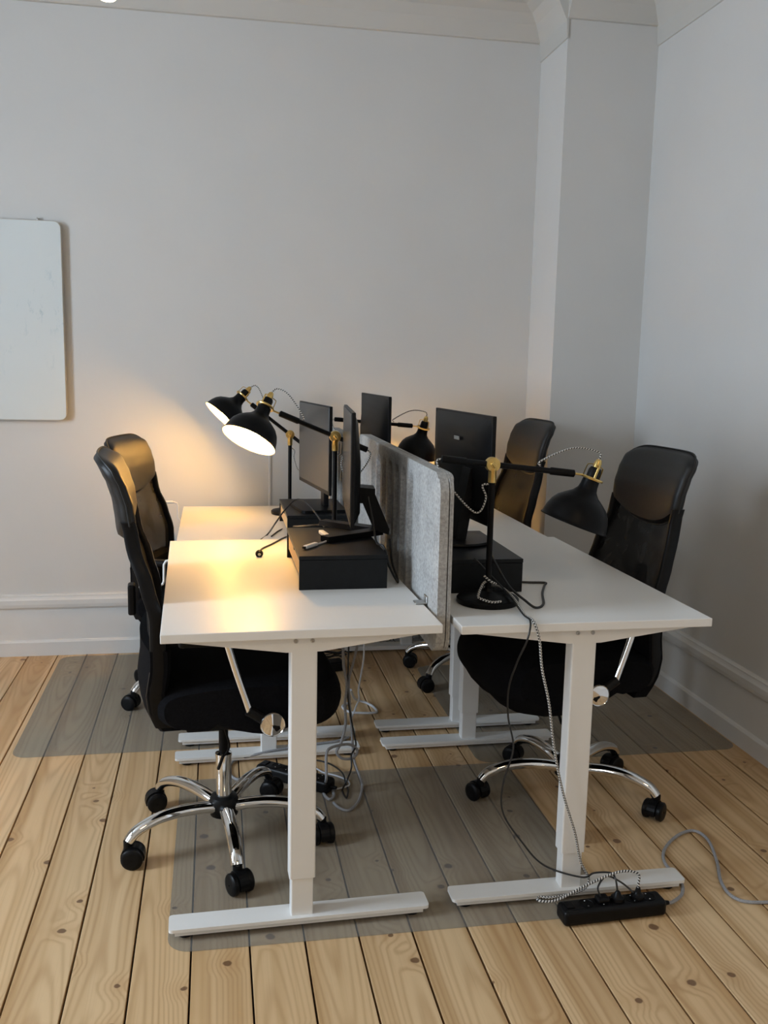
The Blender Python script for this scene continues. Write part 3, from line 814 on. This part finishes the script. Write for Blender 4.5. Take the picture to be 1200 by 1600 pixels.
bd['label'] = 'small grey rectangular badge'
make_monitor('black monitor seen from behind, far right, rising above the felt screen', (0.719, 3.85), (0.681, 4.35), 0.985, 1.335, 1, 'round', D_RB + 0.10, (0.738, 4.05))

# ------------------------------------------------------------------ work lamps
def make_lamp(label, x, y, z, jh, adir, alen, blen, n, lit, loops=True):
    t = thing('desk_lamp', label, 'lamp', (x, y, z), 0, 'black and brass work lamps')
    MB().lathe([(0.086, 0.0005), (0.088, 0.004), (0.088, 0.014), (0.084, 0.018), (0.030, 0.029), (0.014, 0.034), (0.010, 0.042)], 40, cap0=True).build('base', 'blackmetal', t)
    MB().cyl((0, 0, 0.036), (0, 0, jh - 0.045), 0.0085, 16).build('pole', 'blackmetal', t)
    col = MB().lathe([(0.0115, jh - 0.050), (0.0115, jh - 0.018), (0.013, jh - 0.016), (0.013, jh - 0.010)], 18, cap0=True, cap1=True).build('collar', 'brass', t)
    J = Vector((0, 0, jh)); a = Vector(adir).normalized()
    side = Vector((0, 0, 1)).cross(a).normalized()
    if side.y > 0: side = -side
    # brass pivot discs either side of the arm
    ax = side
    q = Vector((0, 0, 1)).rotation_difference(ax).to_matrix().to_4x4()
    jt = MB().lathe([(0.002, -0.014), (0.017, -0.014), (0.0205, -0.011), (0.0205, 0.007), (0.0190, 0.010), (0.008, 0.0105), (0.007, 0.0130), (0.001, 0.0130)], 28, Matrix.Translation(J) @ q)
    jo = jt.build('pivot', 'brass', t)
    MB().rbox((0, 0, 0), (0.018, 0.004, 0.009), 0.0015, 1, T=Matrix.Translation(J + ax * 0.0155) @ Matrix.Rotation(0.9, 4, 'Y')).build('wing_screw', 'brass', jo)
    E0 = J - a * blen; E1 = J + a * alen
    arm = MB().tube([E0, E0 + a * 0.002, E0 + a * 0.07, E0 + a * 0.073, E1 - a * 0.075, E1 - a * 0.072, E1 - a * 0.003, E1],
                    [0.006, 0.0105, 0.0105, 0.0082, 0.0082, 0.0108, 0.0108, 0.006], 14).build('arm', 'blackmetal', t)
    n = Vector(n).normalized()
    ee = (a - n * a.dot(n)).normalized()
    RC = E1 + a * 0.018 + ee * 0.036                # centre of the brass ring
    MB().tube([E1 - a * 0.002, E1 + a * 0.018 + ee * 0.002, RC - ee * 0.029], [0.0035, 0.003, 0.0028], 8).build('swivel', 'brass', arm)
    A = Matrix.Translation(RC) @ Vector((0, 0, 1)).rotation_difference(n).to_matrix().to_4x4()    # local z runs out of the shade
    outer = [(0.0240, 0.004), (0.0252, 0.022), (0.0280, 0.034), (0.0380, 0.047), (0.0560, 0.060), (0.0720, 0.073), (0.0835, 0.089), (0.0905, 0.107), (0.0945, 0.124), (0.0960, 0.132), (0.0990, 0.135), (0.0990, 0.138)]
    sh = MB().lathe(outer, 48, A).build('shade', 'blackmetal', t)
    inner = [(0.0975, 0.138), (0.0935, 0.131), (0.0925, 0.124), (0.0885, 0.108), (0.0815, 0.091), (0.0700, 0.076), (0.0540, 0.063), (0.0360, 0.050), (0.0255, 0.038), (0.0225, 0.026), (0.0005, 0.024)]
    MB().lathe(inner, 48, A).build('lining', 'white_lining', sh)
    MB().lathe([(0.0990, 0.138), (0.0975, 0.138)], 48, A).build('rim', 'blackmetal', sh)
    # brass ring, cage and cap around a black socket
    MB().lathe([(0.0255, 0.003), (0.0320, 0.0035), (0.0335, 0.0), (0.0320, -0.0035), (0.0255, -0.003), (0.0255, 0.003)], 32, A).build('ring', 'brass', t)
    so = MB().lathe([(0.0185, 0.005), (0.0185, -0.024), (0.0150, -0.032), (0.008, -0.034)], 24, A, cap1=True).build('socket', 'blackplastic', t)
    MB().lathe([(0.0110, -0.026), (0.0110, -0.046), (0.0075, -0.056), (0.0035, -0.058)], 18, A, cap1=True).build('socket_cap', 'brass', so)
    for k in range(3):
        R = A @ Matrix.Rotation(2 * PI * k / 3 + 0.5, 4, 'Z')
        MB().tube(spline([(0.0275, 0, -0.002), (0.0270, 0, -0.028), (0.0245, 0, -0.036), (0.010, 0, -0.040)], 4), 0.0032, 8, T=R, squash=0.45).build('cage_bar', 'brass', so)
    bz = 0.072
    MB().lathe([(0.0125, 0.024), (0.0135, 0.046), (0.021, 0.062), (0.0285, 0.082), (0.0300, 0.098), (0.0265, 0.115), (0.0150, 0.126), (0.0005, 0.1285)], 20, A).build('bulb', 'bulb' if lit else 'white_lining', t)
    # textile cord: cap -> arm, loop at the pivot
    cap = A @ Vector((0, 0, -0.057))
    tip = (A.to_3x3() @ Vector((0, 0, -1))).normalized()
    on = J + a * (alen * 0.58) + Vector((0, 0, 0.011))
    mid1 = cap + tip * 0.022 - a * 0.012
    mid2 = (cap + on) / 2 + Vector((0, 0, 0.030)) + tip * 0.012
    cd = MB().tube(spline([cap, mid1, mid2, on + Vector((0, 0, 0.014)), on], 7), 0.0026, 8)
    cord = cd.build('cord', 'braid', t)
    if loops:
        p = [E0 + a * 0.004, E0 - a * 0.012 + Vector((0, 0, -0.010)), E0 + a * 0.012 + Vector((0, 0, -0.06)) + side * 0.02, J + Vector((0, 0, -0.135)) - a * 0.055 + side * 0.03, J + Vector((0, 0, -0.095)) - a * 0.022 + side * 0.02, J + Vector((0, 0, -0.062)) - a * 0.028, J + Vector((0, 0, -0.056)) - a * 0.010]
        MB().tube(spline(p, 6), 0.0026, 8).build('cord_loop', 'braid', cord)
    return t
make_lamp('lit black lamp with brass joints over the near left desk', 0.4195, 3.290, D_LF, 0.393, (-0.21, 0, 0.085), 0.213, 0.125, (-0.42, -0.37, -0.82), True)
make_lamp('lit black lamp with brass joints at the far left by the wall', 0.349, 4.415, D_LB, 0.376, (-0.20, 0, 0.155), 0.229, 0.150, (-0.68, -0.19, -0.71), True)
make_lamp('unlit black lamp with brass joints on the near right desk', 0.757, 2.490, D_RF, 0.392, (1, 0, -0.105), 0.242, 0.148, (-0.33, 0.03, -0.92), False)
make_lamp('lit black lamp glowing behind the felt screen at the far right', 0.718, 4.430, D_RB, 0.400, (1, 0, -0.075), 0.222, 0.160, (-0.20, 0.20, -0.96), True)

# ------------------------------------------------------------------ power strips
def make_strip(label, loc, rz, sockets=5, plugs=()):
    t = thing('power_strip', label, 'power strip', loc, rz, 'black power strips')
    L = 0.300
    MB().rbox((0, 0, 0.0225), (L, 0.062, 0.045), 0.012, 4).build('body', 'blackplastic', t)
    for k in range(sockets):
        x = -L / 2 + 0.075 + k * 0.045
        MB().lathe([(0.0205, 0.0448), (0.0205, 0.0462), (0.0185, 0.0462), (0.0180, 0.0452), (0.001, 0.0452)], 22, Matrix.Translation((x, 0, 0))).build('socket', 'blackmetal', t)
        for s in (-1, 1):
            MB().lathe([(0.0020, 0.0462), (0.0018, 0.0466), (0.0002, 0.0466)], 8, Matrix.Translation((x, s * 0.0125, 0))).build('earth_contact', 'chrome', t)
    MB().rbox((-L / 2 + 0.025, 0, 0.046), (0.022, 0.030, 0.005), 0.0015, 2).build('switch', 'blackmetal', t)
    MB().tube([(L / 2 - 0.004, 0, 0.020), (L / 2 + 0.004, 0, 0.020), (L / 2 + 0.020, 0, 0.020)], [0.009, 0.008, 0.0055], 12).build('strain_relief', 'blackplastic', t)
    return t
PS1 = make_strip('black power strip on the floor in front of the near right desk foot', (1.052, 2.197, 0.001), math.radians(2.5))
PS2 = make_strip('black power strip half hidden behind the near left desk leg', (0.270, 3.125, 0.003), math.radians(-38))

def cable(name, label, pts, r, mat, cat='cable', group=None, k=7, n=8):
    o = MB().tube(spline(pts, k), r, n).build(name, mat)
    return tag(o, label, cat, group)

# braided and black leads running from the near right desk down to the power strip
ps = lambda x, y, z: Vector((1.052, 2.197, 0.001)) + Matrix.Rotation(math.radians(2.5), 3, 'Z') @ Vector((x, y, z))
zd = D_RF + 0.004
lead = thing('lamp_cable', 'black and white braided lamp cable hanging over the near right desk edge', 'cable', (0, 0, 0))
pts = [(0.757, 2.575, zd + 0.008), (0.775, 2.60, zd + 0.012), (0.800, 2.52, zd + 0.034), (0.812, 2.42, zd + 0.024), (0.812, 2.33, zd + 0.003), (0.815, 2.262, zd + 0.002)]
pts += [at_y(843, 1000, 2.242), at_y(847, 1045, 2.238), at_y(858, 1100, 2.236), at_y(866, 1170, 2.236), at_y(880, 1240, 2.244), at_y(898, 1300, 2.252), at_y(907, 1345, 2.262)]
pts += [(1.010, 2.262, 0.075), (0.985, 2.25, 0.050), (0.90, 2.235, 0.046), (0.862, 2.245, 0.044), (0.855, 2.225, 0.046), (0.90, 2.212, 0.052), (0.99, 2.220, 0.085), (1.075, 2.215, 0.118), (1.125, 2.205, 0.115)]
e = ps(0.075, 0.0, 0.074)
pts += [e + Vector((0, 0, 0.012)), e]
MB().tube(spline(pts, 7), 0.0034, 8).build('sleeve', 'braid', lead)
MB().lathe([(0.0185, 0.0470), (0.0185, 0.0540), (0.0110, 0.0580), (0.0085, 0.0640), (0.0055, 0.0760)], 18, Matrix.Translation(ps(0.075 - 0.0, 0, 0)), cap0=True, cap1=True).build('plug', 'blackplastic', lead)
wr = [(0.742, 2.485, zd + 0.075), (0.757, 2.470, zd + 0.062), (0.776, 2.478, zd + 0.052), (0.770, 2.498, zd + 0.050), (0.742, 2.480, zd + 0.056), (0.715, 2.44, zd + 0.030), (0.718, 2.425, zd + 0.024), (0.745, 2.408, zd + 0.018), (0.772, 2.410, zd + 0.019)]
MB().tube(spline(wr, 7), 0.0034, 8).build('coil', 'braid', lead)

lead = thing('monitor_cable', 'thin black cable hanging from the near right desk to the power strip', 'cable', (0, 0, 0))
pts = [(0.735, 2.56, zd + 0.11), (0.785, 2.52, zd + 0.055), (0.805, 2.44, zd + 0.028), (0.808, 2.33, zd + 0.004), (0.806, 2.262, zd + 0.002)]
pts += [at_y(824, 1000, 2.240), at_y(808, 1035, 2.30), at_y(795, 1075, 2.36), at_y(794, 1120, 2.38), at_y(802, 1170, 2.36), at_y(786, 1225, 2.36), at_y(786, 1270, 2.36), at_y(815, 1315, 2.34), at_y(850, 1352, 2.32)]
pts += [(0.985, 2.258, 0.085), (1.02, 2.252, 0.098), (1.06, 2.235, 0.105), ps(0.012, 0.012, 0.100), ps(0.015, 0.002, 0.070)]
MB().tube(spline(pts, 7), 0.0026, 8).build('sleeve', 'blackcable', lead)
MB().lathe([(0.0185, 0.0470), (0.0180, 0.0550), (0.0110, 0.0590), (0.0075, 0.0680), (0.0045, 0.0720)], 18, Matrix.Translation(ps(0.015, 0, 0)), cap0=True, cap1=True).build('plug', 'blackplastic', lead)
lead = thing('charger_cable', 'short black charger lead curled on the power strip beside the desk foot', 'cable', (0, 0, 0))
MB().tube(spline([ps(-0.035, 0, 0.060), ps(-0.040, 0.008, 0.085), ps(-0.005, 0.03, 0.100), ps(0.030, 0.012, 0.088), ps(0.055, -0.012, 0.070)], 7), 0.0026, 8).build('sleeve', 'blackcable', lead)
MB().rbox((0, 0, 0), (0.034, 0.030, 0.014), 0.005, 2, T=Matrix.Translation(ps(-0.030, 0, 0.0545)) @ Matrix.Rotation(0.05, 4, 'Z')).build('plug', 'blackplastic', lead)

gp = [ps(0.166, 0, 0.020), ps(0.19, 0.012, 0.012), at_z(1066, 1396, 0.006), at_z(1063, 1375, 0.005), at_z(1040, 1350, 0.005), at_z(1038, 1328, 0.005), at_z(1058, 1306, 0.005), at_z(1084, 1298, 0.005), at_z(1106, 1312, 0.005), at_z(1120, 1345, 0.005), at_z(1127, 1378, 0.005), at_z(1148, 1403, 0.005), at_z(1190, 1410, 0.005), at_z(1290, 1402, 0.005), (1.86, 2.16, 0.005), (1.98, 2.02, 0.006), (2.005, 1.80, 0.006)]
cable('extension_cable', 'thick grey fabric extension cable curving over the floor at the right', gp, 0.0048, 'greycable')

# lead looping over the near right desktop beside the stand
cable('desk_cable', 'black cable looping out beside the near right monitor stand', [(0.80, 2.716, D_RF + 0.006), (0.88, 2.712, D_RF + 0.006), (0.95, 2.700, zd), (1.000, 2.690, zd), (0.985, 2.655, zd), (0.945, 2.56, zd), (0.905, 2.44, zd), (0.870, 2.405, zd), (0.848, 2.43, zd + 0.014), (0.822, 2.50, zd + 0.040), (0.80, 2.60, D_RF + 0.107)], 0.0036, 'blackcable')
cable('display_cable', 'black cable dangling behind the near left stand', [(0.470, 2.86, 1.06), (0.480, 2.82, 0.99), (0.482, 2.76, 0.935), (0.500, 2.73, 0.925), (0.515, 2.72, 0.87), (0.535, 2.69, 0.828), (0.543, 2.73, 0.830), (0.540, 2.80, 0.86), (0.545, 2.88, 0.92)], 0.0036, 'blackcable')

# white adapter on the near left stand
za = D_LF + 0.100
ad = thing('usb_adapter', 'short white adapter cable lying on the near left monitor stand', 'adapter', (0, 0, 0))
P = [Vector((0.300, 2.790, za + 0.004)), Vector((0.326, 2.825, za + 0.0035)), Vector((0.350, 2.858, za + 0.006)), Vector((0.357, 2.872, za + 0.010)), Vector((0.350, 2.905, za + 0.006))]
MB().tube(spline(P, 5), 0.0030, 8).build('wire', 'whitecable', ad)
def blk(a, b, w, h, name, mat, par):
    a, b = Vector(a), Vector(b); c = (a + b) / 2; ang = math.atan2((b - a).y, (b - a).x)
    return MB().rbox((0, 0, 0), ((b - a).length, w, h), min(w, h) * 0.3, 3, T=Matrix.Translation(c) @ Matrix.Rotation(ang, 4, 'Z')).build(name, mat, par)
blk((0.262, 2.738, za + 0.0065), (0.302, 2.792, za + 0.0065), 0.014, 0.011, 'plug', 'whiteplastic', ad)
blk((0.257, 2.731, za + 0.0065), (0.262, 2.738, za + 0.0065), 0.010, 0.007, 'tip', 'blackplastic', ad)
blk((0.351, 2.900, za + 0.0075), (0.338, 2.990, za + 0.0075), 0.017, 0.013, 'plug', 'whiteplastic', ad)

# leads over the left desks
zl = D_LF + 0.003; zk = D_LB + 0.103
cable('charging_cable', 'black charging cable with a plug lying on the near left desktop', [at_z(450, 838, zl), at_z(440, 842, zl), at_z(425, 850, zl), at_z(410, 857, zl), at_z(406, 862, zl + 0.002)], 0.0032, 'blackcable')
cp = thing('cable_plug', 'small dark cable plug lying on the near left desktop', 'plug', at_z(405, 870, D_LF))
MB().lathe([(0.0005, -0.010), (0.012, -0.010), (0.0135, -0.004), (0.010, 0.006), (0.005, 0.014), (0.004, 0.020)], 16, Matrix.Translation((0, 0, 0.0125)) @ Matrix.Rotation(-PI / 2 + 0.2, 4, 'X'), cap1=True).build('body', 'blackplastic', cp)
MB().lathe([(0.0050, -0.0102), (0.0050, -0.0112), (0.0005, -0.0112)], 12, Matrix.Translation((0, 0, 0.0125)) @ Matrix.Rotation(-PI / 2 + 0.2, 4, 'X')).build('contact', 'steel', cp)
cable('lamp_lead', 'thin black lead arching over the far left drawer stand', [at_z(403, 846, D_LB + 0.003), at_z(418, 835, D_LB + 0.004), at_y(432, 815, 3.66), at_y(445, 797, 3.72), at_y(462, 781, 3.78), at_y(478, 785, 3.70), at_y(494, 803, 3.55), at_y(506, 822, 3.38), at_y(512, 838, 3.22)], 0.0032, 'blackcable')
cable('spare_lead', 'thin black lead lying behind the near left stand', [at_z(424, 838, D_LB + 0.003), at_z(436, 829, D_LB + 0.003), at_z(452, 823, D_LB + 0.003), at_y(470, 822, 3.30), at_y(500, 820, 3.20), at_y(508, 824, 3.15)], 0.0028, 'blackcable')

# bundle of leads under the near left desk
YB_ = 3.08
g = 'cables hanging under the near left desk'
def bundle(label, seq, r, mat):
    return cable('hanging_cable', label, [at_y(a, b, c) if abs(c) > 1 else at_z(a, b, c) for a, b, c in seq], r, mat, 'cable', g)
bundle('thick dark grey cable of the bundle, looping low over the floor mat', [(536, 1000, 3.10), (537, 1040, 3.10), (542, 1070, 3.10), (539, 1100, 3.10), (540, 1130, 3.08), (533, 1160, 3.06), (526, 1175, 3.05), (535, 1185, 3.05), (552, 1184, 3.06), (558, 1172, 3.08), (545, 1163, 3.06), (518, 1168, 3.02), (510, 1180, 3.0), (510, 1215, 2.99), (507, 1228, 0.006), (506, 1240, 0.006), (515, 1249, 0.006), (522, 1242, 0.006), (515, 1230, 0.006), (500, 1222, 0.006), (485, 1214, 0.006)], 0.0050, 'greycable')
bundle('pale grey cable of the bundle ending in a wide loop on the mat', [(560, 1003, 3.12), (552, 1035, 3.12), (545, 1065, 3.11), (546, 1095, 3.11), (549, 1130, 3.10), (551, 1165, 3.09), (554, 1190, 3.07), (562, 1212, 3.05), (566, 1228, 0.006), (560, 1252, 0.006), (545, 1266, 0.006), (530, 1262, 0.006), (521, 1254, 0.006)], 0.0046, 'greycable')
bundle('thin black cable of the bundle with a knot near the mat', [(545, 1000, 3.10), (544, 1040, 3.10), (543, 1080, 3.10), (547, 1115, 3.10), (553, 1145, 3.09), (556, 1165, 3.08), (549, 1180, 3.05), (549, 1200, 3.03), (541, 1222, 3.0), (535, 1235, 0.005), (541, 1247, 0.005), (544, 1236, 0.005), (541, 1226, 0.005), (535, 1208, 0.02), (520, 1196, 0.005), (505, 1190, 0.004), (495, 1188, 0.004)], 0.0030, 'blackcable')
bundle('white cable strand falling behind the bundle to the bare floor', [(569, 1003, 3.50), (568, 1030, 3.50), (563, 1060, 3.50), (560, 1080, 3.50), (561, 1092, 3.50), (557, 1102, 3.52), (552, 1115, 3.54), (549, 1122, 3.50)], 0.0036, 'whitecable')
bundle('light blue grey cable coil lying flat behind the bundle', [(545, 1098, 0.006), (535, 1104, 0.006), (545, 1112, 0.006), (565, 1114, 0.006), (588, 1113, 0.006), (584, 1105, 0.006), (572, 1098, 0.006), (555, 1092, 0.03), (548, 1078, 0.12)], 0.0052, 'whitecable')
bundle('grey cable lying along the far foot of the near left desk', [(545, 1152, 0.041), (525, 1158, 0.041), (495, 1162, 0.041), (462, 1167, 0.041), (430, 1172, 0.041), (395, 1180, 0.030), (372, 1186, 0.010), (362, 1192, 0.006), (358, 1205, 0.006), (366, 1216, 0.006), (385, 1221, 0.006)], 0.0048, 'greycable')
bundle('thin white cable crossing the mat behind the near left leg', [(470, 1208, 0.005), (490, 1200, 0.005), (505, 1207, 0.005), (525, 1212, 0.005), (542, 1219, 0.005), (546, 1226, 0.006), (538, 1230, 0.006), (520, 1234, 0.005)], 0.0030, 'whitecable')

# dark adapter with tangled thin leads on the floor at the back
pa = thing('power_adapter', 'small black power adapter with tangled leads on the floor under the far left desk', 'adapter', (0.525, 4.33, 0.001), 0.2)
MB().rbox((0, 0, 0.024), (0.16, 0.075, 0.046), 0.008, 3).build('body', 'blackplastic', pa)
tg = []
for i in range(16):
    tg.append((0.075 * math.cos(i * 2.1) + 0.01, 0.05 * math.sin(i * 1.7), 0.055 + 0.045 * abs(math.sin(i * 1.3))))
MB().tube(spline(tg, 6), 0.0028, 6).build('lead', 'blackcable', pa)
tr = thing('wire_basket', 'low wire cable basket standing on the floor against the back wall skirting', 'basket', (0.965, 4.686, 0.001))
wm = MB()
for zz, dx in ((0.004, 0.022), (0.035, 0.025), (0.068, 0.028)):
    wm.tube([(-0.26, -dx, zz), (0.26, -dx, zz), (0.26, dx, zz), (-0.26, dx, zz), (-0.26, -dx, zz)], 0.0022, 6, False)
wm.build('rim_wire', 'wire', tr)
for i in range(14):
    x = -0.25 + i * 0.0385
    MB().tube([(x, -0.028, 0.070), (x, -0.022, 0.004), (x, 0.022, 0.004), (x, 0.028, 0.070)], 0.0016, 6).build('cross_wire', 'wire', tr)
lp = []
for i in range(40):
    a = i * 0.9
    lp.append((-0.24 + 0.012 * i + 0.022 * math.cos(a), 0.014 * math.sin(a * 0.7), 0.042 + 0.030 * math.sin(a)))
cb = tag(MB().tube(spline(lp, 4), 0.0028, 6).build('coiled_cable', 'blackcable', None, (0.965, 4.686, 0.004)), 'dark coiled cable lying in the wire basket by the back wall', 'cable')
